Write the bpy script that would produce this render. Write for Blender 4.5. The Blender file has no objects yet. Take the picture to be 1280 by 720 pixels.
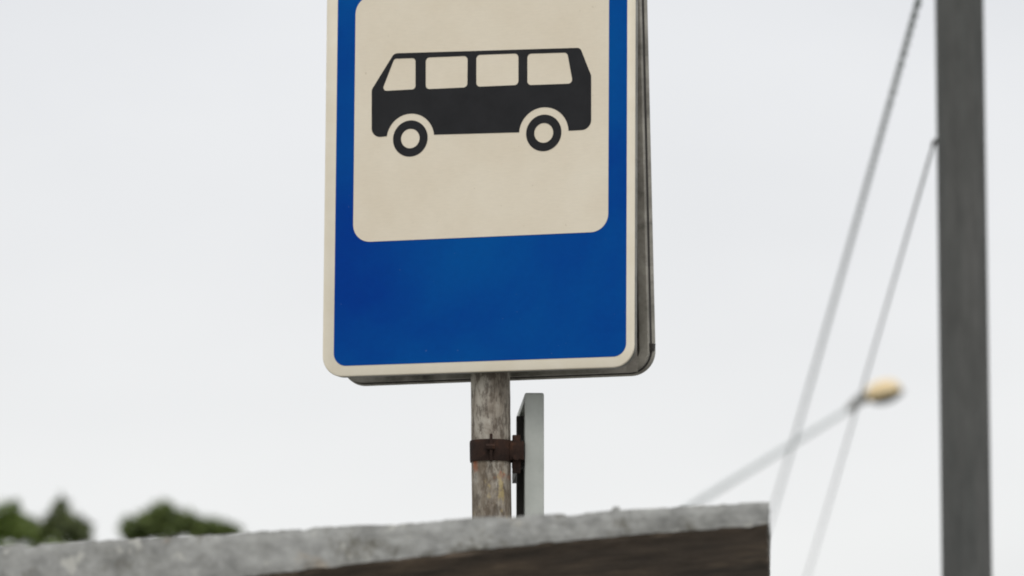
import bpy, bmesh, math, random
from mathutils import Vector, Matrix, noise
R = math.radians
S = bpy.context.scene
COL = S.collection
random.seed(7)

# ------------------------------------------------------------------ helpers
def link(name, me, mat=None, parent=None, mats=None):
    o = bpy.data.objects.new(name, me)
    COL.objects.link(o)
    for m in (mats or ([mat] if mat else [])):
        me.materials.append(m)
    if parent: o.parent = parent
    return o

def from_bm(name, bm, mat=None, parent=None, smooth=True, mats=None, angle=35):
    bm.normal_update()
    me = bpy.data.meshes.new(name)
    bm.to_mesh(me); bm.free()
    o = link(name, me, mat, parent, mats)
    if smooth:
        for p in me.polygons: p.use_smooth = True
        if angle < 180: me.set_sharp_from_angle(angle=R(angle))
    return o

def thing(name, label, cat, loc=(0, 0, 0), group=None):
    o = bpy.data.objects.new(name, None); COL.objects.link(o)
    o.location = loc; o.empty_display_size = .2
    o['label'] = label; o['category'] = cat
    if group: o['group'] = group
    return o

def tag(o, label, cat, group=None):
    o['label'] = label; o['category'] = cat
    if group: o['group'] = group
    return o

def add_box(bm, c, s, rz=0.0, bevel=0.0):
    r = bmesh.ops.create_cube(bm, size=1)
    vs = r['verts']
    for v in vs:
        v.co = Vector((v.co.x*s[0], v.co.y*s[1], v.co.z*s[2]))
    if bevel:
        es = list({e for v in vs for e in v.link_edges})
        rr = bmesh.ops.bevel(bm, geom=es, offset=bevel, segments=2, affect='EDGES', profile=.6)
        vs = list({v for f in rr['faces'] for v in f.verts} | {v for v in vs if v.is_valid})
    M = Matrix.Translation(c) @ Matrix.Rotation(rz, 4, 'Z')
    for v in vs: v.co = M @ v.co

def add_tube(bm, pts, rad, seg=16, cap=True):
    """tube along points; rad a number or one per point"""
    rs = rad if isinstance(rad, (list, tuple)) else [rad]*len(pts)
    pts = [Vector(p) for p in pts]
    rings = []; ref = None
    for i, p in enumerate(pts):
        t = (pts[min(i+1, len(pts)-1)] - pts[max(i-1, 0)]).normalized()
        if ref is None:
            ref = t.orthogonal().normalized()
        ref = (ref - t*ref.dot(t)).normalized()
        b = t.cross(ref)
        rings.append([bm.verts.new(p + (ref*math.cos(2*math.pi*k/seg) + b*math.sin(2*math.pi*k/seg))*rs[i]) for k in range(seg)])
    for a, c in zip(rings, rings[1:]):
        for k in range(seg):
            bm.faces.new((a[k], a[(k+1) % seg], c[(k+1) % seg], c[k]))
    if cap:
        bm.faces.new(list(reversed(rings[0]))); bm.faces.new(rings[-1])

def round_poly(pts, rads, seg=8):
    """polygon with rounded corners"""
    out = []; n = len(pts)
    for i in range(n):
        p = Vector(pts[i]).to_2d(); a = Vector(pts[i-1]).to_2d(); b = Vector(pts[(i+1) % n]).to_2d()
        r = rads[i] if isinstance(rads, (list, tuple)) else rads
        if r <= 0: out.append(tuple(p)); continue
        d1 = (a-p).normalized(); d2 = (b-p).normalized()
        ang = d1.angle(d2); t = r/math.tan(ang/2)
        c = p + (d1+d2).normalized()*(r/math.sin(ang/2))
        s = p+d1*t - c; e = p+d2*t - c
        tot = s.angle_signed(e)
        for k in range(seg+1):
            th = tot*k/seg
            q = Vector((s.x*math.cos(th)+s.y*math.sin(th), -s.x*math.sin(th)+s.y*math.cos(th)))
            out.append(tuple(c+q))
    return out

def rrect(x0, y0, x1, y1, r, seg=10):
    return round_poly([(x0, y0), (x1, y0), (x1, y1), (x0, y1)], r, seg)

def circle(c, r, n=64):
    return [(c[0]+r*math.cos(2*math.pi*k/n), c[1]+r*math.sin(2*math.pi*k/n)) for k in range(n)]

def flat_shape(name, loops, z, thick, mat, parent):
    """thin sheet cut to outlines (holes allowed), its face at height z+thick"""
    cu = bpy.data.curves.new(name, 'CURVE'); cu.dimensions = '2D'; cu.fill_mode = 'BOTH'; cu.extrude = thick/2
    for lp in loops:
        sp = cu.splines.new('POLY'); sp.points.add(len(lp)-1); sp.use_cyclic_u = True
        for q, p in zip(sp.points, lp): q.co = (p[0], p[1], 0, 1)
    tmp = bpy.data.objects.new('tmp', cu); COL.objects.link(tmp)
    dg = bpy.context.evaluated_depsgraph_get()
    me = bpy.data.meshes.new_from_object(tmp.evaluated_get(dg))
    bpy.data.objects.remove(tmp); bpy.data.curves.remove(cu)
    me.name = name; me.materials.clear()
    for v in me.vertices: v.co.z += z + thick/2
    for p in me.polygons: p.material_index = 0; p.use_smooth = False
    return link(name, me, mat, parent)

# ------------------------------------------------------------------ materials
class N:
    def __init__(s, name):
        s.m = bpy.data.materials.new(name); s.m.use_nodes = True
        s.t = s.m.node_tree; s.b = s.t.nodes['Principled BSDF']; s.tc = s.t.nodes.new('ShaderNodeTexCoord')
    def mapping(s, scale=(1, 1, 1), loc=(0, 0, 0)):
        n = s.t.nodes.new('ShaderNodeMapping'); n.inputs['Scale'].default_value = scale; n.inputs['Location'].default_value = loc
        s.t.links.new(s.tc.outputs['Object'], n.inputs['Vector']); return n.outputs[0]
    def noise(s, sc, det=4, rough=.55, scale=(1, 1, 1), loc=(0, 0, 0), dist=0):
        n = s.t.nodes.new('ShaderNodeTexNoise'); n.inputs['Scale'].default_value = sc; n.inputs['Detail'].default_value = det
        n.inputs['Roughness'].default_value = rough; n.inputs['Distortion'].default_value = dist
        s.t.links.new(s.mapping(scale, loc), n.inputs['Vector']); return n.outputs['Fac']
    def voro(s, sc, scale=(1, 1, 1), loc=(0, 0, 0)):
        n = s.t.nodes.new('ShaderNodeTexVoronoi'); n.inputs['Scale'].default_value = sc
        s.t.links.new(s.mapping(scale, loc), n.inputs['Vector']); return n.outputs['Distance']
    def ramp(s, fac, stops):
        n = s.t.nodes.new('ShaderNodeValToRGB'); e = n.color_ramp.elements
        while len(e) < len(stops): e.new(.5)
        for q, (p, c) in zip(e, stops):
            q.position = p; q.color = (c, c, c, 1) if isinstance(c, (int, float)) else (*c, 1)
        s.t.links.new(fac, n.inputs['Fac']); return n.outputs['Color']
    def mix(s, fac, a, b, mode='MIX'):
        n = s.t.nodes.new('ShaderNodeMix'); n.data_type = 'RGBA'; n.blend_type = mode; n.clamp_factor = True
        for i, v in ((0, fac), (6, a), (7, b)):
            if hasattr(v, 'node'): s.t.links.new(v, n.inputs[i])
            elif i == 0: n.inputs[0].default_value = v
            else: n.inputs[i].default_value = (*v, 1)
        return n.outputs[2]
    def sepz(s):
        n = s.t.nodes.new('ShaderNodeSeparateXYZ'); s.t.links.new(s.tc.outputs['Object'], n.inputs[0]); return n.outputs
    def math(s, op, a, b=0.0):
        n = s.t.nodes.new('ShaderNodeMath'); n.operation = op
        for i, v in ((0, a), (1, b)):
            if hasattr(v, 'node'): s.t.links.new(v, n.inputs[i])
            else: n.inputs[i].default_value = v
        return n.outputs[0]
    def set(s, col=None, rough=.7, metal=0, bump=None, bstr=.3, bdist=.002, spec=.5, coat=0):
        b = s.b
        if hasattr(col, 'node'): s.t.links.new(col, b.inputs['Base Color'])
        else: b.inputs['Base Color'].default_value = (*col, 1)
        if hasattr(rough, 'node'): s.t.links.new(rough, b.inputs['Roughness'])
        else: b.inputs['Roughness'].default_value = rough
        b.inputs['Metallic'].default_value = metal
        b.inputs['Specular IOR Level'].default_value = spec
        b.inputs['Coat Weight'].default_value = coat
        if bump is not None:
            n = s.t.nodes.new('ShaderNodeBump'); n.inputs['Strength'].default_value = bstr; n.inputs['Distance'].default_value = bdist
            s.t.links.new(bump, n.inputs['Height']); s.t.links.new(n.outputs[0], b.inputs['Normal'])
        return s.m

def m_cream():
    n = N('aged_cream_sheeting')
    a = n.ramp(n.noise(7, 5, .6), [(.3, (.715, .63, .495)), (.7, (.765, .69, .56))])
    grain = n.ramp(n.noise(60, 3, .6, (1, 6, 1)), [(.35, .965), (.65, 1)])
    c = n.mix(1, a, grain, 'MULTIPLY')
    spots = n.ramp(n.noise(120, 2, .5, (1, 1, 1), (3, 1, 0)), [(.72, 0.0), (.78, 1.0)])
    c = n.mix(n.math('MULTIPLY', spots, .35), c, (.42, .34, .22))
    return n.set(c, .5, spec=.3, bump=n.noise(14, 3), bstr=.06)

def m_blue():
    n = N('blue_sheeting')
    a = n.ramp(n.noise(2.6, 4, .5, (1, 1, 1), (2.1, .7, 0), .3), [(.36, (0, .040, .265)), (.66, (0, .080, .315))])  # noise offset to turn the right side teal, a reflection put into the colour
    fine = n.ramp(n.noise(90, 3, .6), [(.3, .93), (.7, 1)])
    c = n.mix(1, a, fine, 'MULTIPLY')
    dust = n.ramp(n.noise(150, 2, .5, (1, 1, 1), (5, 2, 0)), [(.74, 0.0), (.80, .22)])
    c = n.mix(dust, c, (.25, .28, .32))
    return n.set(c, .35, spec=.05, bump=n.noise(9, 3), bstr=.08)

def m_black():
    n = N('faded_black_film')
    a = n.ramp(n.noise(18, 4, .6), [(.3, (.012, .012, .0135)), (.7, (.019, .019, .021))])
    return n.set(a, .5, spec=.18)

def m_galv(name, lo, hi, scale=6, rough=.55, metal=.25):
    n = N(name)
    a = n.ramp(n.noise(scale, 6, .65, (1, 1, .35)), [(.3, lo), (.7, hi)])
    st = n.ramp(n.noise(30, 5, .7, (1, 1, .2), (2, 0, 4)), [(.52, 1.0), (.72, .55)])
    c = n.mix(1, a, st, 'MULTIPLY')
    return n.set(c, rough, metal, n.noise(70, 4), .25, .001, spec=.4)

def m_post():
    n = N('flaking_post_paint')
    big = n.noise(20, 8, .72, (1.3, 1.3, .42), (0, 0, 0), .5)
    a = n.ramp(big, [(.34, (.10, .080, .060)), (.44, (.24, .205, .165)), (.56, (.40, .365, .31)), (.72, (.50, .47, .41))])
    pit = n.ramp(n.noise(95, 5, .7, (1, 1, .4), (1, 2, 3)), [(.40, 1.0), (.52, 0.0)])
    a = n.mix(n.math('MULTIPLY', pit, .75), a, (.085, .066, .05))
    z = n.sepz()[2]
    low = n.math('SUBTRACT', 1.0, n.math('MULTIPLY', n.math('ADD', z, -2.40), 9.0))      # bare below the clamp
    worn = n.math('MULTIPLY', n.ramp(n.noise(30, 6, .7, (1, 1, .4), (9, 3, 1)), [(.40, 0.0), (.58, 1.0)]), n.ramp(low, [(.0, 0.0), (.12, 1.0)]))
    a = n.mix(n.math('MULTIPLY', worn, .7), a, (.13, .095, .06))
    yel = n.math('MULTIPLY', n.ramp(n.noise(26, 5, .7, (1, 1, .5), (4, 8, 2)), [(.58, 0.0), (.66, 1.0)]), n.ramp(low, [(.0, 0.0), (.12, 1.0)]))
    a = n.mix(n.math('MULTIPLY', yel, .7), a, (.46, .36, .16))
    band = n.ramp(n.math('ABSOLUTE', n.math('MULTIPLY', n.math('ADD', z, -2.486), 22.0)), [(.35, 1.0), (.6, 0.0)])
    stain = n.math('MULTIPLY', band, n.ramp(n.noise(24, 4, .6, loc=(6, 6, 2)), [(.48, 0.0), (.58, .8)]))
    a = n.mix(stain, a, (.34, .11, .045))
    return n.set(a, .75, 0, n.math('ADD', big, n.math('MULTIPLY', pit, -.4)), .6, .003, spec=.3)

def m_rust(name='rusty_steel', dark=1.0):
    n = N(name)
    a = n.ramp(n.noise(38, 7, .7), [(.3, tuple(dark*x for x in (.022, .013, .010))), (.55, tuple(dark*x for x in (.050, .026, .018))), (.75, tuple(dark*x for x in (.115, .050, .026)))])
    return n.set(a, .85, .1, n.noise(110, 5, .7), .5, .002, spec=.25)

def m_concrete(name, lo, hi, moss=True):
    n = N(name)
    a = n.ramp(n.noise(9, 7, .66), [(.34, lo), (.66, hi)])
    m = n.ramp(n.noise(26, 5, .62, loc=(3, 3, 3)), [(.32, .66), (.5, .98), (.68, 1.16)])
    c = n.mix(1, a, m, 'MULTIPLY')
    peb = n.ramp(n.voro(75), [(.0, .88), (.35, 1.0), (.8, 1.03)])
    c = n.mix(1, c, peb, 'MULTIPLY')
    if moss:
        dk = n.ramp(n.noise(16, 6, .7, loc=(7, 1, 2)), [(.54, 0.0), (.64, 1.0)])
        c = n.mix(n.math('MULTIPLY', dk, .7), c, (.13, .12, .09))
        li = n.ramp(n.noise(23, 5, .6, loc=(1, 9, 5)), [(.60, 0.0), (.67, 1.0)])
        c = n.mix(n.math('MULTIPLY', li, .6), c, (.56, .55, .50))
        ru = n.ramp(n.noise(9, 5, .6, loc=(11, 2, 5)), [(.60, 0.0), (.70, 1.0)])
        c = n.mix(n.math('MULTIPLY', ru, .5), c, (.36, .27, .17))
    return n.set(c, .92, 0, n.math('ADD', n.noise(60, 7, .7), n.math('MULTIPLY', n.noise(15, 4), 1.2)), .6, .003, spec=.2)

def m_soffit():
    n = N('stained_brown_boards')
    a = n.ramp(n.noise(7, 7, .6, (1, .8, 1)), [(.32, (.075, .062, .050)), (.55, (.155, .120, .090)), (.75, (.25, .19, .135))])
    d = n.ramp(n.noise(26, 6, .7), [(.3, .55), (.65, 1.1)])
    c = n.mix(1, a, d, 'MULTIPLY')
    return n.set(c, .9, 0, n.noise(40, 6, .7), .6, .004, spec=.15)

def m_leaf(name, lo, hi):
    n = N(name)
    g = n.t.nodes.new('ShaderNodeNewGeometry')
    c = n.ramp(g.outputs['Random Per Island'], [(0, lo), (1, hi)])
    n.b.inputs['Subsurface Weight'].default_value = 0
    m = n.set(c, .6, spec=.3)
    n.b.inputs['Transmission Weight'].default_value = 0
    return m

def m_plain(name, lo, hi):
    n = N(name)
    a = n.ramp(n.noise(14, 6, .65), [(.3, lo), (.7, hi)])
    chip = n.ramp(n.noise(42, 5, .7, loc=(2, 2, 6)), [(.69, 0.0), (.74, .6)])
    return n.set(n.mix(chip, a, (.16, .14, .11)), .55, 0, n.noise(30, 4), .12, .001, spec=.35)

def m_ground(name, lo, hi, sc, rough=.9):
    n = N(name)
    a = n.ramp(n.noise(sc, 8, .65), [(.3, lo), (.7, hi)])
    f = n.ramp(n.noise(sc*40, 4, .7), [(.3, .8), (.7, 1.1)])
    return n.set(n.mix(1, a, f, 'MULTIPLY'), rough, 0, n.noise(sc*60, 4), .4, .004, spec=.2)

def m_pole():
    n = N('dull_grey_pole_paint')
    a = n.ramp(n.noise(9, 6, .62, (1.2, 1.2, .10)), [(.32, (.068, .071, .067)), (.55, (.088, .088, .083)), (.72, (.118, .116, .111))])
    f = n.ramp(n.noise(22, 5, .65, (1, 1, .3), (2, 5, 1)), [(.35, .82), (.65, 1.1)])
    return n.set(n.mix(1, a, f, 'MULTIPLY'), .7, 0, n.noise(40, 4, .6, (1, 1, .2)), .3, .002, spec=.3)
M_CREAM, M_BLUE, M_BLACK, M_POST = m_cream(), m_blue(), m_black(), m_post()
M_GALV = m_galv('weathered_galvanised_steel', (.12, .115, .10), (.28, .27, .24))
M_SIDE = m_plain('grey_green_sheet_metal', (.36, .375, .345), (.45, .465, .43))
M_DARK = m_galv('grimy_dark_metal', (.03, .027, .025), (.06, .055, .05), 9, .7)
M_RUST = m_rust(dark=.7)
M_BACK = m_galv('worn_sheet_back', (.14, .13, .11), (.44, .415, .36), 13)
M_RIM = m_plain('cream_rim_sheeting', (.74, .665, .525), (.80, .735, .61))
M_BEIGE = m_galv('dusty_beige_metal', (.24, .22, .19), (.40, .37, .33), 14)
M_CONC = m_concrete('weathered_concrete', (.25, .25, .235), (.385, .385, .37))
M_WALL = m_concrete('shelter_wall_concrete', (.26, .255, .24), (.36, .355, .335), False)
M_SOFF = m_soffit()
M_POLE = m_pole()
M_ARM = m_galv('pale_grey_lamp_paint', (.46, .49, .49), (.58, .61, .61), 4, .5, 0)
M_CABLE = m_galv('weathered_cable_sheath', (.20, .235, .23), (.36, .39, .38), 3, .7, 0)
M_CABLE2 = m_galv('grey_cable_sheath', (.25, .27, .275), (.34, .355, .36), 3, .7, 0)
nn = N('yellowed_lamp_bowl'); M_BOWL = nn.set(nn.ramp(nn.noise(9, 4), [(.3, (.64, .48, .26)), (.7, (.78, .63, .38))]), .45, spec=.4)
nn = N('olive_collar_and_shade'); M_OLIVE = nn.set(nn.ramp(nn.noise(12, 4), [(.3, (.045, .045, .028)), (.7, (.085, .08, .05))]), .6)  # collar colour, also the painted shade under the lamp head
M_BARK = m_galv('tree_bark', (.06, .045, .03), (.13, .10, .07), 8, .9, 0)
M_INS = m_galv('brown_insulator_glaze', (.05, .03, .02), (.09, .05, .03), 8, .3, 0)

# ------------------------------------------------------------------ bus stop sign
PSI, RHO = R(18.5), R(.4)
u0 = Vector((math.cos(PSI), -math.sin(PSI), 0)); n0 = Vector((-math.sin(PSI), -math.cos(PSI), 0)); z0 = Vector((0, 0, 1))
uu = u0*math.cos(RHO) - z0*math.sin(RHO); vv = u0*math.sin(RHO) + z0*math.cos(RHO)
FACE = Vector((-.0585, 8.6, 2.9932))
POST = Vector((FACE.x - n0.x*.060, FACE.y - n0.y*.060, 0))
def frame_matrix(u, v, n, o):
    m = Matrix.Identity(4)
    for i, a in enumerate((u, v, n, o)):
        for k in range(3): m[k][i] = a[k]
    return m

stop = thing('bus_stop_sign', 'blue and white bus stop sign with black bus symbol on a flaking grey post', 'sign', POST)
def place(o, m): o.matrix_basis = Matrix.Translation(-Vector(stop.location)) @ m

def tray(name, w, h, r, depth, lip, mats, parent, dent=0.0, bead=False):
    """pressed sheet sign blank: flat face at z=0, rolled edge, flange going back, lip turned in; mats = face, metal"""
    prof = [(0.0035, 0.0), (0.0012, -.0008), (0.0, -.0032), (0.0, -depth+.003), (.0012, -depth+.0006), (.003, -depth), (lip, -depth), (lip, -depth+.0015), (.004, -depth+.0015), (.0016, -depth+.004), (.0016, -.003)]
    if bead:                                  # a rolled, beaded edge with a seam half way
        d = depth
        prof = [(.004, 0), (.0005, -.0008), (-.0022, -d*.08), (-.0040, -d*.2), (-.0044, -d*.32), (-.0036, -d*.44), (-.001, -d*.54), (.0026, -d*.585), (.0040, -d*.62), (.0026, -d*.665), (.0012, -d*.72), (.0010, -d*.95), (.0025, -d), (lip-.003, -d), (lip-.001, -d+.0012), (lip, -d+.004), (.008, -d+.006), (.007, -d*.5), (.006, -.003)]
    bm = bmesh.new(); rings = []
    for inset, z in prof:
        pts = rrect(-w/2+inset, -h/2+inset, w/2-inset, h/2-inset, max(r-inset, .002), 12)
        rings.append([bm.verts.new((p[0], p[1], z + dent*noise.noise(Vector((p[0]*9, p[1]*9, z*20))))) for p in pts])
    k = len(rings[0])
    f = bm.faces.new(rings[0]); f.material_index = 0
    for ri, (a, b) in enumerate(zip(rings, rings[1:])):
        for i in range(k):
            q = bm.faces.new((a[i], b[i], b[(i+1) % k], a[(i+1) % k]))
            q.material_index = 0 if ri < 2 else (2 if bead and 6 <= ri <= 8 else 1)
    f = bm.faces.new(list(reversed(rings[-1]))); f.material_index = 1
    bmesh.ops.recalc_face_normals(bm, faces=bm.faces)
    return from_bm(name, bm, None, parent, True, mats, 40)

SW, SB, ST = .600, -.3388, .431            # width, bottom and top of the blank
SH = ST - SB; SC = (ST + SB)/2
panel = tray('sign_panel', SW, SH, .040, .020, .016, [M_RIM, M_GALV], stop)
place(panel, frame_matrix(uu, vv, n0, FACE + vv*SC + uu*(-.0045)))
panel['label'] = 'front sign panel with cream rim, blue field and white square with bus symbol'
def sh(p): return (p[0]+.0045, p[1]-SC)
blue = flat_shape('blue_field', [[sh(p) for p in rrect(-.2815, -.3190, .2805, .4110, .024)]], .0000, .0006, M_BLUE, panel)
white = flat_shape('white_field', [[sh(p) for p in rrect(-.2460, -.0907, .2460, .370, .033)]], .0006, .0006, M_CREAM, panel)
def arc(c, r, a0, a1, n=22):
    return [(c[0]+r*math.cos(R(a0+(a1-a0)*k/n)), c[1]+r*math.sin(R(a0+(a1-a0)*k/n))) for k in range(n+1)]
WL, WR = (-.1357, .0980), (.1225, .0960)
aL = arc(WL, .0465, 172, 6); aR = arc(WR, .0475, 176, 2)
bp = [(-.1690, .2590), (-.2124, .1930), (-.2114, .1030)] + aL + aR + [(.2131, .0978), (.2126, .1975), (.1915, .2500)]
body = round_poly(bp, [.012, .010, .017] + [0]*(len(aL)+len(aR)) + [.018, .008, .009])
wins = [round_poly([(-.1686, .2490), (-.1270, .2479), (-.1265, .1895), (-.1927, .1895)], .0065, 6),
        round_poly([(-.1071, .2479), (-.0253, .2465), (-.0255, .1879), (-.1065, .1886)], .0075, 6),
        round_poly([(-.0087, .2474), (.0729, .2459), (.0733, .1872), (-.0082, .1880)], .0075, 6),
        round_poly([(.0901, .2444), (.1669, .2425), (.1780, .1845), (.0904, .1860)], .0075, 6)]
loops = [body] + wins
for c in (WL, WR): loops += [circle(c, .0338), circle(c, .0182)]
bus = flat_shape('bus_symbol', [[sh(p) for p in lp] for lp in loops], .0012, .0005, M_BLACK, panel)
for v in (-.2, .22):                        # channels riveted to the back
    bm = bmesh.new(); add_box(bm, (0, v, -.014), (.50, .03, .024), 0, .002)
    from_bm('mounting_rail', bm, M_GALV, panel)

back = tray('sign_panel', .602, SH, .042, .036, .020, [M_BACK, M_BACK, M_DARK], stop, .002, True)
nb = (-n0*math.cos(R(4.3)) + vv*math.sin(R(4.3)))
rb = R(-.25)
ub = -(uu*math.cos(rb) - vv*math.sin(rb)); vb = nb.cross(ub)
ub.normalize(); vb.normalize(); nb = ub.cross(vb)
place(back, frame_matrix(ub, vb, nb, FACE - n0*.140 + vv*(SC+.006) - uu*.0185))
back['label'] = 'second sign panel mounted back to back, its grey rolled edge showing'
for v in (-.30, -.10, .20):
    bm = bmesh.new(); add_box(bm, (0, v, -.0265), (.552, .034, .018), 0, .002)
    from_bm('mounting_rail', bm, M_GALV, back)
for x, v, w, h in ((-.268, -.352, .020, .062), (-.225, -.374, .062, .018), (-.272, -.235, .014, .012)):   # folded corner stiffeners
    bm = bmesh.new(); add_box(bm, (x, v, -.0345), (w, h, .003), 0, .001)
    from_bm('stiffener', bm, M_BEIGE, back)
bm = bmesh.new(); add_box(bm, (-.3025, -.338, -.021), (.0075, .014, .016), R(12), .001); from_bm('notch_stub', bm, M_DARK, back)  # dark stub added in place of a notch in the rolled edge

# post with a little lean, dents and scale
bm = bmesh.new()
pts, nseg, ns = [], 220, 40
rings = []
for i in range(nseg+1):
    z = 3.20*i/nseg
    ring = []
    for k in range(ns):
        a = 2*math.pi*k/ns
        r = .0360 + .0007*noise.noise(Vector((math.cos(a)*3, math.sin(a)*3, z*9))) + .0004*noise.noise(Vector((math.cos(a)*9, math.sin(a)*9, z*40)))
        ring.append(bm.verts.new((.0015 + math.cos(a)*r - (z-2.5)*.010, math.sin(a)*r, z)))
    rings.append(ring)
for a, b in zip(rings, rings[1:]):
    for k in range(ns): bm.faces.new((a[k], a[(k+1) % ns], b[(k+1) % ns], b[k]))
bm.faces.new(rings[-1])
post = from_bm('post', bm, M_POST, stop)
bm = bmesh.new(); add_tube(bm, [(0.025, 0, -.02), (.025, 0, .05)], [.16, .13], 28); from_bm('footing', bm, M_WALL, stop)
for zc in (2.80, 3.10):                      # straps behind the panels
    bm = bmesh.new(); add_tube(bm, [(-(zc-2.5)*.01, 0, zc-.015), (-(zc-2.5)*.01, 0, zc+.015)], .0372, 32); from_bm('strap', bm, M_RUST, stop)

# rusty clamp
ZC = 2.515
bm = bmesh.new()
prof = []
for z, r in ((-.0195, .0365), (-.0195, .0388), (-.016, .0394), (.016, .0394), (.0195, .0386), (.0195, .0365)):
    prof.append([bm.verts.new((math.cos(2*math.pi*k/40)*(r+.0008*noise.noise(Vector((k*.7, z*80, 1)))), math.sin(2*math.pi*k/40)*(r+.0008*noise.noise(Vector((k*.7, z*80, 5)))), z)) for k in range(40)])
for a, b in zip(prof, prof[1:]):
    for k in range(40): bm.faces.new((a[k], a[(k+1) % 40], b[(k+1) % 40], b[k]))
add_box(bm, (.000, -.042, .003), (.005, .010, .050), .0, .001)           # front lug seam
add_box(bm, (.046, -.012, -.006), (.014, .010, .070), R(10), .001)
add_box(bm, (.046, .004, -.004), (.016, .008, .052), R(10), .001)
add_box(bm, (.047, -.004, .0), (.026, .034, .034), 0, .002)
cl = from_bm('clamp', bm, M_RUST, stop); cl.location = (.0015, 0, ZC); cl['label'] = 'rusty brown clamp round the post'
for p, q, r in (((.007, -.045, .004), (-.009, -.045, .004), .0055), ((.046, -.03, -.012), (.046, .02, -.012), .007)):
    bm = bmesh.new(); add_tube(bm, [p, q], r, 6); from_bm('bolt', bm, M_RUST, cl)

# side panel seen edge on: its near edge just right of the post
SA = R(2.4)
ns_ = Vector((math.cos(SA), math.sin(SA), 0)); us_ = Vector((-math.sin(SA), math.cos(SA), 0)); vs_ = Vector((0, 0, 1))
side = tray('side_panel', .34, .42, .0045, .0350, .014, [M_SIDE, M_SIDE], stop, .0006)
near = Vector((.0585, 8.645, 2.622))
place(side, frame_matrix(us_, vs_, ns_, near + us_*.17 - vs_*.21))
side['label'] = 'thin grey-green panel seen edge on, clamped beside the post'
bm = bmesh.new()
add_box(bm, (0, 0, -.040), (.30, .05, .010), 0, .001)
add_box(bm, (-.09, -.05, -.0405), (.022, .25, .013), 0, .001)
br = from_bm('bracket', bm, M_DARK, side); br.location = (0, .10, 0)

# ------------------------------------------------------------------ bus shelter in front (concrete canopy)
YAW = R(2.5)
shel = thing('bus_shelter', 'weathered grey concrete canopy with dark brown underside in front of the sign post', 'bus shelter', (.36, 6.64, 0))
ax = Vector((-math.cos(YAW), math.sin(YAW)*.0, 0)); ay = Vector((.054, 1, 0))   # along (leftwards) and into depth
L, DEP = 3.2, 1.28
def top_z(s): return 2.232 - .0585*min(s, 1.5)
def bot_z(s): return 2.2005 - (.072*s + .042*s*s if s < .55 else .0523 + .118*(s-.55))  if s < 1.3 else 2.2005-.0523-.118*.75
def fb(p, sc, o=3):
    return noise.fractal(Vector(p)*sc, .9, 2.1, o, noise_basis='PERLIN_ORIGINAL')
st = [i*.0026 for i in range(500)] + [1.3 + (L-1.3)*i/60 for i in range(1, 61)]
bm = bmesh.new(); rings = []
FR, TP, BT = 16, 26, 26
for s in st:
    zt, zb = top_z(s), bot_z(s); ring = []
    loc = []
    for k in range(FR): loc.append((0, zb + (zt-zb)*k/FR, 'f'))
    for k in range(TP): loc.append((DEP*(k/TP)**2, zt, 't'))
    for k in range(3): loc.append((DEP, zt + (zb-zt)*k/3, 'b'))
    for k in range(BT): loc.append((DEP*(1-k/BT)**2, zb, 's'))
    for d, z, kind in loc:
        p = ax*s + ay*d; q = Vector((p.x, p.y, z))
        edge_t = max(0, 1 - d/.03) * max(0, 1 - abs(z-zt)/.012)
        edge_b = max(0, 1 - d/.03) * max(0, 1 - abs(z-zb)/.010)
        c = fb(q + Vector((3, 7, 1)), 45)*.0009 + fb(q, 140, 2)*.0006
        q.y += c - min(0, (fb(q, 22)+.25)*.004) + edge_t*.003 + edge_b*.002
        q.z += fb(q + Vector((9, 0, 0)), 24)*.0008 + edge_t*(fb((p.x, 5, 2), 70)*.0030*max(0, fb((p.x, 9, 9), 7)+.25) + fb((p.x, 1, 8), 11)*.0026 - max(0, fb((p.x, 4, 7), 20)-.35)*.014)
        q.z += edge_b*(fb((p.x, 2, 4), 40)*.0020 + fb((p.x, 8, 3), 9)*.003)
        q.x += fb(q + Vector((0, 4, 0)), 40)*.002
        if abs(s-.214) < .006 and edge_t > .3: q.z += .005       # a lump of stone on the edge
        ring.append(bm.verts.new(q))
    rings.append(ring)
m = len(rings[0])
for a, b in zip(rings, rings[1:]):
    for k in range(m): bm.faces.new((a[k], a[(k+1) % m], b[(k+1) % m], b[k]))
bm.faces.new(rings[0]); bm.faces.new(rings[-1])
bmesh.ops.recalc_face_normals(bm, faces=bm.faces)
roof = from_bm('roof', bm, M_CONC, shel, True, None, 60)
# boarded soffit, hung a few millimetres under the slab
bm = bmesh.new(); NS, ND = 150, 26
def srow(off, wave):
    rows = []
    for i in range(NS+1):
        s = .004 + (L-.02)*i/NS if False else .003 + (L-.02)*(i/NS)**1.6
        row = []
        for k in range(ND+1):
            d = .006 + (DEP-.03)*k/ND
            p = ax*s + ay*d
            z = bot_z(s) - (.004 if (wave and k == 0) else off) + (fb((p.x, p.y, 3), 6)*.004 + fb((p.x, p.y, 8), 25)*.0016 if wave else 0)
            row.append(bm.verts.new((p.x + .003*fb((0, p.y, 1), 20), p.y + (.004*fb((p.x, 0, 6), 30) if k == 0 else 0), z)))
        rows.append(row)
    return rows
lo = srow(.0105, True); up = srow(-.006, False)
for a, b in zip(lo, lo[1:]):
    for k in range(ND): bm.faces.new((a[k], a[k+1], b[k+1], b[k]))
for a, b in zip(up, up[1:]):
    for k in range(ND): bm.faces.new((a[k], b[k], b[k+1], a[k+1]))
for i in range(NS):
    for k in (0, ND): bm.faces.new((lo[i][k], lo[i+1][k], up[i+1][k], up[i][k]))
for k in range(ND):
    for i in (0, NS): bm.faces.new((lo[i][k], lo[i][k+1], up[i][k+1], up[i][k]))
bmesh.ops.recalc_face_normals(bm, faces=bm.faces)
from_bm('soffit', bm, M_SOFF, shel, True, None, 50)
bm = bmesh.new()
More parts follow.
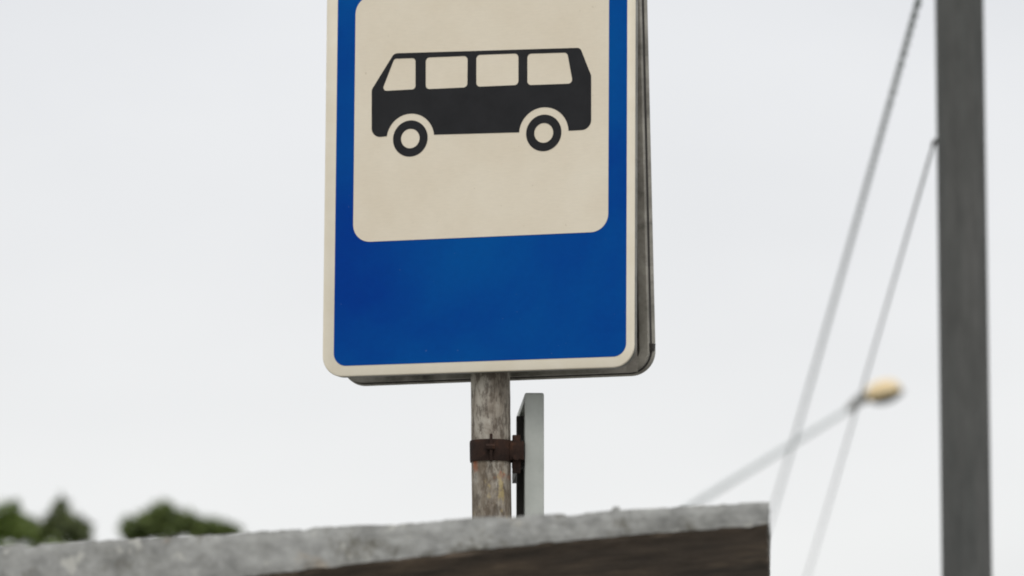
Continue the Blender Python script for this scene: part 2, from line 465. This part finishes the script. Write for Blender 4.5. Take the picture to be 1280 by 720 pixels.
y0_, y1_ = DEP-.23, DEP-.11
wr = []
for i in range(31):                          # top follows the underside of the canopy
    x = -.27 - 2.9*i/30; zt = bot_z(-x + .0) + .012
    wr.append([bm.verts.new(p) for p in ((x, y0_, 0), (x, y0_, zt), (x, y1_, zt), (x, y1_, 0))])
for a, b in zip(wr, wr[1:]):
    for k in range(4): bm.faces.new((a[k], b[k], b[(k+1) % 4], a[(k+1) % 4]))
bm.faces.new(wr[0]); bm.faces.new(list(reversed(wr[-1])))
bmesh.ops.recalc_face_normals(bm, faces=bm.faces)
from_bm('back_wall', bm, M_WALL, shel)
bm = bmesh.new()
add_box(bm, (-3.1, .59, 1.036), (.13, .90, 2.072), 0, .004)
from_bm('end_wall', bm, M_WALL, shel)
bm = bmesh.new()
add_box(bm, (-1.75, DEP-.42, .43), (2.3, .34, .05), 0, .008)
for x in (-2.7, -1.75, -.8): add_box(bm, (x, DEP-.42, .2), (.10, .28, .40), 0, .008)
from_bm('bench', bm, M_SOFF, shel)

# ------------------------------------------------------------------ utility pole, cables
def cable_pt(a, b, t, sag): 
    p = Vector(a).lerp(Vector(b), t); p.z -= sag*4*t*(1-t); return p
def utility_pole(loc, h, label, r=.0805):
    t = thing('utility_pole', label, 'pole', loc)
    bm = bmesh.new()
    pts = [(0, 0, h*k/24) for k in range(25)]
    add_tube(bm, pts, [r*(1.06 - .09*k/24) for k in range(25)], 10)
    o = from_bm('pole', bm, M_POLE, t, True, None, 20)
    bm = bmesh.new(); add_tube(bm, [(0, 0, -.02), (0, 0, .35), (0, 0, .40)], [.17, .17, .13], 24); from_bm('base', bm, M_WALL, t)
    bm = bmesh.new(); add_tube(bm, [(0, 0, h-.01), (0, 0, h+.03), (0, 0, h+.05)], [r*1.1, r*1.1, r*.5], 20); from_bm('cap', bm, M_DARK, t)
    return t
PA = Vector((1.434, 15.0, 0)); PB = Vector((3.02, 60.0, 0))
poleA = utility_pole(PA, 6.4, 'thick dark grey utility pole standing at the right, a cable clamped to it')
poleB = utility_pole(PB, 6.9, 'distant grey utility pole behind the concrete canopy where the cables end')
def hook(parent, z, side, r=.0805):
    bm = bmesh.new(); add_tube(bm, [(-r*.80, .02, z+.004), (-r*.98, .035, z+.004), (-r*1.02, .055, z), (-r*1.02, .085, z-.002)], .0075, 8)
    h = from_bm('cable_hook', bm, M_DARK, parent)
    if side > 0: h.matrix_basis = Matrix.Rotation(R(90), 4, 'Z')      # on the face towards the cables
hook(poleA, 4.185, -1); hook(poleA, 4.80, -1); hook(poleB, 6.49, 1); hook(poleB, 4.17, 1)
a1, b1 = Vector((1.352, 15.085, 4.80)), Vector((3.07, 59.89, 6.49))
a2, b2 = Vector((1.352, 15.085, 4.183)), Vector((3.03, 59.89, 4.17))
bm = bmesh.new(); n_ = 900
for q in range(2):
    pts = []
    for i in range(n_+1):
        t = i/n_; c = cable_pt(a1, b1, t, .06); ph = 2*math.pi*(t*45/.46 + .35*noise.noise(Vector((t*60, 3, 1))) + q/2)
        pts.append(c + Vector((math.cos(ph), 0, math.sin(ph)))*.0062)
    add_tube(bm, pts, .0066, 8)
tag(from_bm('power_cable', bm, M_CABLE), 'thicker twisted grey overhead cable running steeply down to the end of the canopy', 'cable', 'overhead cables from the pole')
bm = bmesh.new(); pts = [cable_pt(a2, b2, i/120, .04) for i in range(121)]
add_tube(bm, pts, .0052, 8)
tag(from_bm('power_cable', bm, M_CABLE2), 'faint thin single overhead cable clamped to the grey pole, passing behind the lamp', 'cable', 'overhead cables from the pole')

# ------------------------------------------------------------------ street lamp far behind
f_, th_ = 5957., R(8)
LX = 45.0
def far(px, py, D):                        # a point at real distance D seen along a measured bearing
    d = Vector((0, math.cos(th_), math.sin(th_))) + Vector((1, 0, 0))*((px-640)/f_) + Vector((0, -math.sin(th_), math.cos(th_)))*((360-py)/f_)
    return Vector((0, 0, 1.6)) + d*(D/d.y)
pt = far(752, 697, LX); root = Vector((pt.x, LX, 0))
lamp = thing('street_lamp', 'distant street lamp with long slanting arm and yellowed cream bowl', 'street lamp', root)
bm = bmesh.new(); add_tube(bm, [(0, 0, 0), (0, 0, pt.z*.5), (0, 0, pt.z-.02)], [.09, .075, .05], 16); from_bm('pole', bm, M_ARM, lamp)
e = far(1068, 507, LX) - root; s_ = Vector((0, 0, pt.z-.03))
bm = bmesh.new(); add_tube(bm, [s_, s_.lerp(e, .2), s_.lerp(e, .6), e], [.032, .030, .026, .022], 12); from_bm('arm', bm, M_ARM, lamp)
g0 = far(1060, 513, LX) - root; g1 = far(1072, 502, LX) - root; g2 = far(1082, 496, LX) - root; g3 = far(1100, 492, LX) - root
bm = bmesh.new(); add_tube(bm, [g0, g1, g2, g3], [.030, .045, .050, .055], 14); from_bm('collar', bm, M_OLIVE, lamp)
cb = far(1103, 491, LX) - root
axis = (far(1130, 480, LX) - far(1080, 496, LX)).normalized()
def egg(bm, c, ax, la, lb, z0_, z1_):
    """half or whole egg: long axis ax, cut between heights z0_..z1_ (units of lb)"""
    b = Vector((0, 1, 0)); up = ax.cross(b).normalized()
    if up.z < 0: up = -up
    rows = []
    for i in range(15):
        h = z0_ + (z1_-z0_)*i/14; rr = math.sqrt(max(1-h*h, .0004)); row = []
        for k in range(28):
            a = 2*math.pi*k/28
            x = math.cos(a)*la*rr*(1.08 if math.cos(a) > 0 else 1)
            row.append(bm.verts.new(c + ax*x + b*(math.sin(a)*lb*1.05*rr) + up*(h*lb)))
        rows.append(row)
    for a_, c_ in zip(rows, rows[1:]):
        for k in range(28): bm.faces.new((a_[k], a_[(k+1) % 28], c_[(k+1) % 28], c_[k]))
    bm.faces.new(rows[-1]); bm.faces.new(list(reversed(rows[0])))
bm = bmesh.new(); egg(bm, cb, axis, .174, .124, -.28, 1.0); bo = from_bm('lamp_bowl', bm, M_BOWL, lamp)
bm = bmesh.new(); egg(bm, cb + axis*.022 - Vector((0, 0, .002)), axis, .180, .108, -1.0, -.30); from_bm('shaded_underside', bm, M_OLIVE, lamp)  # shade under the lamp head, painted as a dark olive lower half

# ------------------------------------------------------------------ trees far behind, lower left
def tree(blobs, px, D, mat, label, group, leaves, size):
    leaves = int(leaves*2.0)
    """blobs in bearings (px, py, rx, ry) at distance D; a trunk, limbs and leaf clumps through the volume"""
    blobs = blobs + [(x, y-1, rx*1.2, ry*1.15, d*.22) for x, y, rx, ry, d in blobs[:-2]]
    base = far(px, 700, D)
    t = thing('tree', label, 'tree', (base.x, D, 0), group)
    k = D/f_
    cs = []
    for (bx, by, rx, ry, dens) in blobs:
        c = far(bx, by, D) - Vector((base.x, D, 0)); cs.append((c, rx*k, ry*k, dens))
    bm = bmesh.new()
    topz = min(c.z for c, *_ in cs)
    add_tube(bm, [(0, 0, 0), (.05, .03, topz*.35), (-.04, 0, topz*.7), (0, 0, topz)], [.17, .14, .10, .06], 12)
    for c, rx, ry, d in cs:
        add_tube(bm, [(0, 0, topz*.72), Vector((c.x*.5, c.y*.5, topz*.9)), c + Vector((0, 0, ry*.5))], [.05, .032, .012], 8)
    from_bm('trunk', bm, M_BARK, t)
    bm = bmesh.new(); tot = sum(d for *_, d in cs)
    rnd = random.Random(int(px*7+3))
    for c, rx, ry, d in cs:
        for _ in range(int(leaves*d/tot)):
            while True:
                p = Vector((rnd.uniform(-1, 1), rnd.uniform(-1, 1), rnd.uniform(-1, 1)))
                if p.length <= 1: break
            p *= (.55 + .45*rnd.random())/max(p.length, .35) if rnd.random() < .6 else 1
            q = c + Vector((p.x*rx, p.y*max(rx, .5), p.z*ry))
            if noise.noise(q*3.1) < -.22: continue
            nrm = Vector((rnd.gauss(0, 1), rnd.gauss(0, 1), rnd.gauss(.6, 1))).normalized()
            a = nrm.orthogonal().normalized(); a.rotate(Matrix.Rotation(rnd.uniform(0, 6.28), 3, nrm)); b = nrm.cross(a)
            s = size*rnd.uniform(.6, 1.3)
            vs = [bm.verts.new(q + a*s*x + b*s*.45*y + nrm*s*.12*z) for x, y, z in ((-1, 0, 0), (-.2, -1, 1), (1, 0, 0), (-.2, 1, 1))]
            bm.faces.new(vs)
    from_bm('crown', bm, mat, t, False)
LF1 = m_leaf('leaves_bright', (.075, .115, .022), (.17, .22, .05))
LF2 = m_leaf('leaves_dark', (.055, .070, .026), (.13, .155, .06))
LF3 = m_leaf('leaves_mid', (.060, .085, .024), (.15, .19, .055))
tree([(10, 650, 24, 22, 3), (-30, 656, 40, 26, 4), (24, 662, 22, 16, 2), (10, 730, 110, 80, 10), (-20, 860, 190, 165, 28)], -5, 58, LF1,
     'yellow green tree top at the far left edge above the canopy', 'trees beyond the canopy', 2600, .085)
tree([(76, 643, 13, 22, 1.4), (78, 660, 34, 17, 4), (46, 664, 28, 13, 2.5), (100, 668, 16, 11, 1.5), (70, 735, 80, 72, 8), (75, 850, 165, 155, 28)], 72, 62, LF2,
     'dark green tree top with one narrow peak, between the two other trees', 'trees beyond the canopy', 2600, .085)
tree([(204, 646, 17, 19, 1.8), (178, 656, 22, 20, 3), (222, 658, 40, 17, 4), (264, 664, 38, 14, 3.5), (164, 666, 12, 24, 1.5), (228, 738, 85, 76, 8), (225, 855, 185, 160, 32)], 215, 60, LF3,
     'rounded green tree top with low shoulder to its right, rightmost of the trees', 'trees beyond the canopy', 3700, .085)

# ------------------------------------------------------------------ ground, road, pavement
def sheet(name, x0, y0, x1, y1, z, mat, h=0):
    bm = bmesh.new()
    if h: add_box(bm, ((x0+x1)/2, (y0+y1)/2, z-h/2), (x1-x0, y1-y0, h), 0, .012)
    else: bm.faces.new([bm.verts.new(p) for p in ((x0, y0, z), (x1, y0, z), (x1, y1, z), (x0, y1, z))])
    o = from_bm(name, bm, mat, None, False); o['kind'] = 'structure'; return o
sheet('ground', -900, -900, 900, 900, -.12, m_ground('dry_grass_earth', (.06, .075, .03), (.14, .13, .07), .6))
sheet('pavement', -5, -25, 3.4, 85, 0, m_ground('paving', (.22, .215, .205), (.32, .31, .295), 1.2), .118)
sheet('kerb', 3.404, -25, 3.56, 85, .02, m_ground('kerb_stone', (.3, .3, .29), (.42, .42, .40), 2), .138)
sheet('road', 3.56, -60, 10.6, 160, -.116, m_ground('asphalt', (.04, .04, .042), (.065, .065, .066), .8))
bm = bmesh.new()
for k in range(40): 
    y = -50 + k*5
    bm.faces.new([bm.verts.new(p) for p in ((7.0, y, -.112), (7.12, y, -.112), (7.12, y+2.2, -.112), (7.0, y+2.2, -.112))])
o = from_bm('road_marking', bm, m_ground('road_paint', (.55, .55, .53), (.75, .75, .72), 3), None, False); o['kind'] = 'structure'

# ------------------------------------------------------------------ overcast sky and light
SUN_EL, SUN_AZ = R(50), R(172)              # high, behind the camera, veiled by cloud
W = bpy.data.worlds.new('World'); S.world = W; W.use_nodes = True
t = W.node_tree; t.nodes.clear()
L_ = t.links.new
tc = t.nodes.new('ShaderNodeTexCoord'); sp = t.nodes.new('ShaderNodeSeparateXYZ'); L_(tc.outputs['Generated'], sp.inputs[0])
ng = t.nodes.new('ShaderNodeTexNoise'); ng.inputs['Scale'].default_value = 6.5; ng.inputs['Detail'].default_value = 5; ng.inputs['Roughness'].default_value = .5
mp = t.nodes.new('ShaderNodeMapping'); mp.inputs['Scale'].default_value = (1, 1, 2.2); L_(tc.outputs['Generated'], mp.inputs[0]); L_(mp.outputs[0], ng.inputs['Vector'])
rp = t.nodes.new('ShaderNodeValToRGB'); e = rp.color_ramp.elements
stops = [(0, (.80, .805, .80)), (.085, (.915, .92, .915)), (.13, (.89, .895, .90)), (.20, (.84, .85, .868)), (.45, (1.10, 1.12, 1.15)), (1.0, (1.55, 1.58, 1.62))]
while len(e) < len(stops): e.new(.5)
for q, (p, c) in zip(e, stops): q.position = p; q.color = (*c, 1)
L_(sp.outputs['Z'], rp.inputs['Fac'])
cr = t.nodes.new('ShaderNodeValToRGB'); ce = cr.color_ramp.elements
ce[0].position = .3; ce[0].color = (.955, .958, .965, 1); ce[1].position = .7; ce[1].color = (1.03, 1.03, 1.03, 1)
L_(ng.outputs['Fac'], cr.inputs['Fac'])
mx = t.nodes.new('ShaderNodeMix'); mx.data_type = 'RGBA'; mx.blend_type = 'MULTIPLY'; mx.inputs[0].default_value = 1
L_(rp.outputs[0], mx.inputs[6]); L_(cr.outputs[0], mx.inputs[7])
b1_ = t.nodes.new('ShaderNodeBackground'); L_(mx.outputs[2], b1_.inputs[0]); b1_.inputs[1].default_value = 1.0
sk = t.nodes.new('ShaderNodeTexSky'); sk.sky_type = 'NISHITA'; sk.sun_disc = False; sk.sun_elevation = SUN_EL; sk.sun_rotation = SUN_AZ; sk.dust_density = 3
b2_ = t.nodes.new('ShaderNodeBackground'); L_(sk.outputs[0], b2_.inputs[0]); b2_.inputs[1].default_value = .08
ms = t.nodes.new('ShaderNodeMixShader'); ms.inputs[0].default_value = .06      # thin blue through a thick white overcast
L_(b1_.outputs[0], ms.inputs[1]); L_(b2_.outputs[0], ms.inputs[2])
ow = t.nodes.new('ShaderNodeOutputWorld'); L_(ms.outputs[0], ow.inputs[0])
sl = bpy.data.lights.new('sun', 'SUN'); sl.energy = .9; sl.angle = R(18); sl.color = (1, .965, .91)
so = bpy.data.objects.new('sun', sl); COL.objects.link(so); so.location = (1, -9, 14)
d = Vector((math.sin(SUN_AZ)*math.cos(SUN_EL), math.cos(SUN_AZ)*math.cos(SUN_EL), math.sin(SUN_EL)))
so.rotation_euler = d.to_track_quat('Z', 'Y').to_euler()

# ------------------------------------------------------------------ camera
cd = bpy.data.cameras.new('camera'); cam = bpy.data.objects.new('camera', cd); COL.objects.link(cam)
cam.location = (0, 0, 1.6); cam.rotation_euler = (R(98), 0, 0)
cd.sensor_width = 36; cd.lens = 36*5957/1280; cd.clip_end = 3000; cd.clip_start = .05
cd.dof.use_dof = True; cd.dof.focus_distance = 8.62; cd.dof.aperture_fstop = 4.9; cd.dof.aperture_blades = 8
S.camera = cam
S.render.engine = 'CYCLES'
S.cycles.filter_width = 1.9
S.view_settings.view_transform = 'Standard'; S.view_settings.look = 'None'; S.view_settings.gamma = 1; S.view_settings.exposure = 0
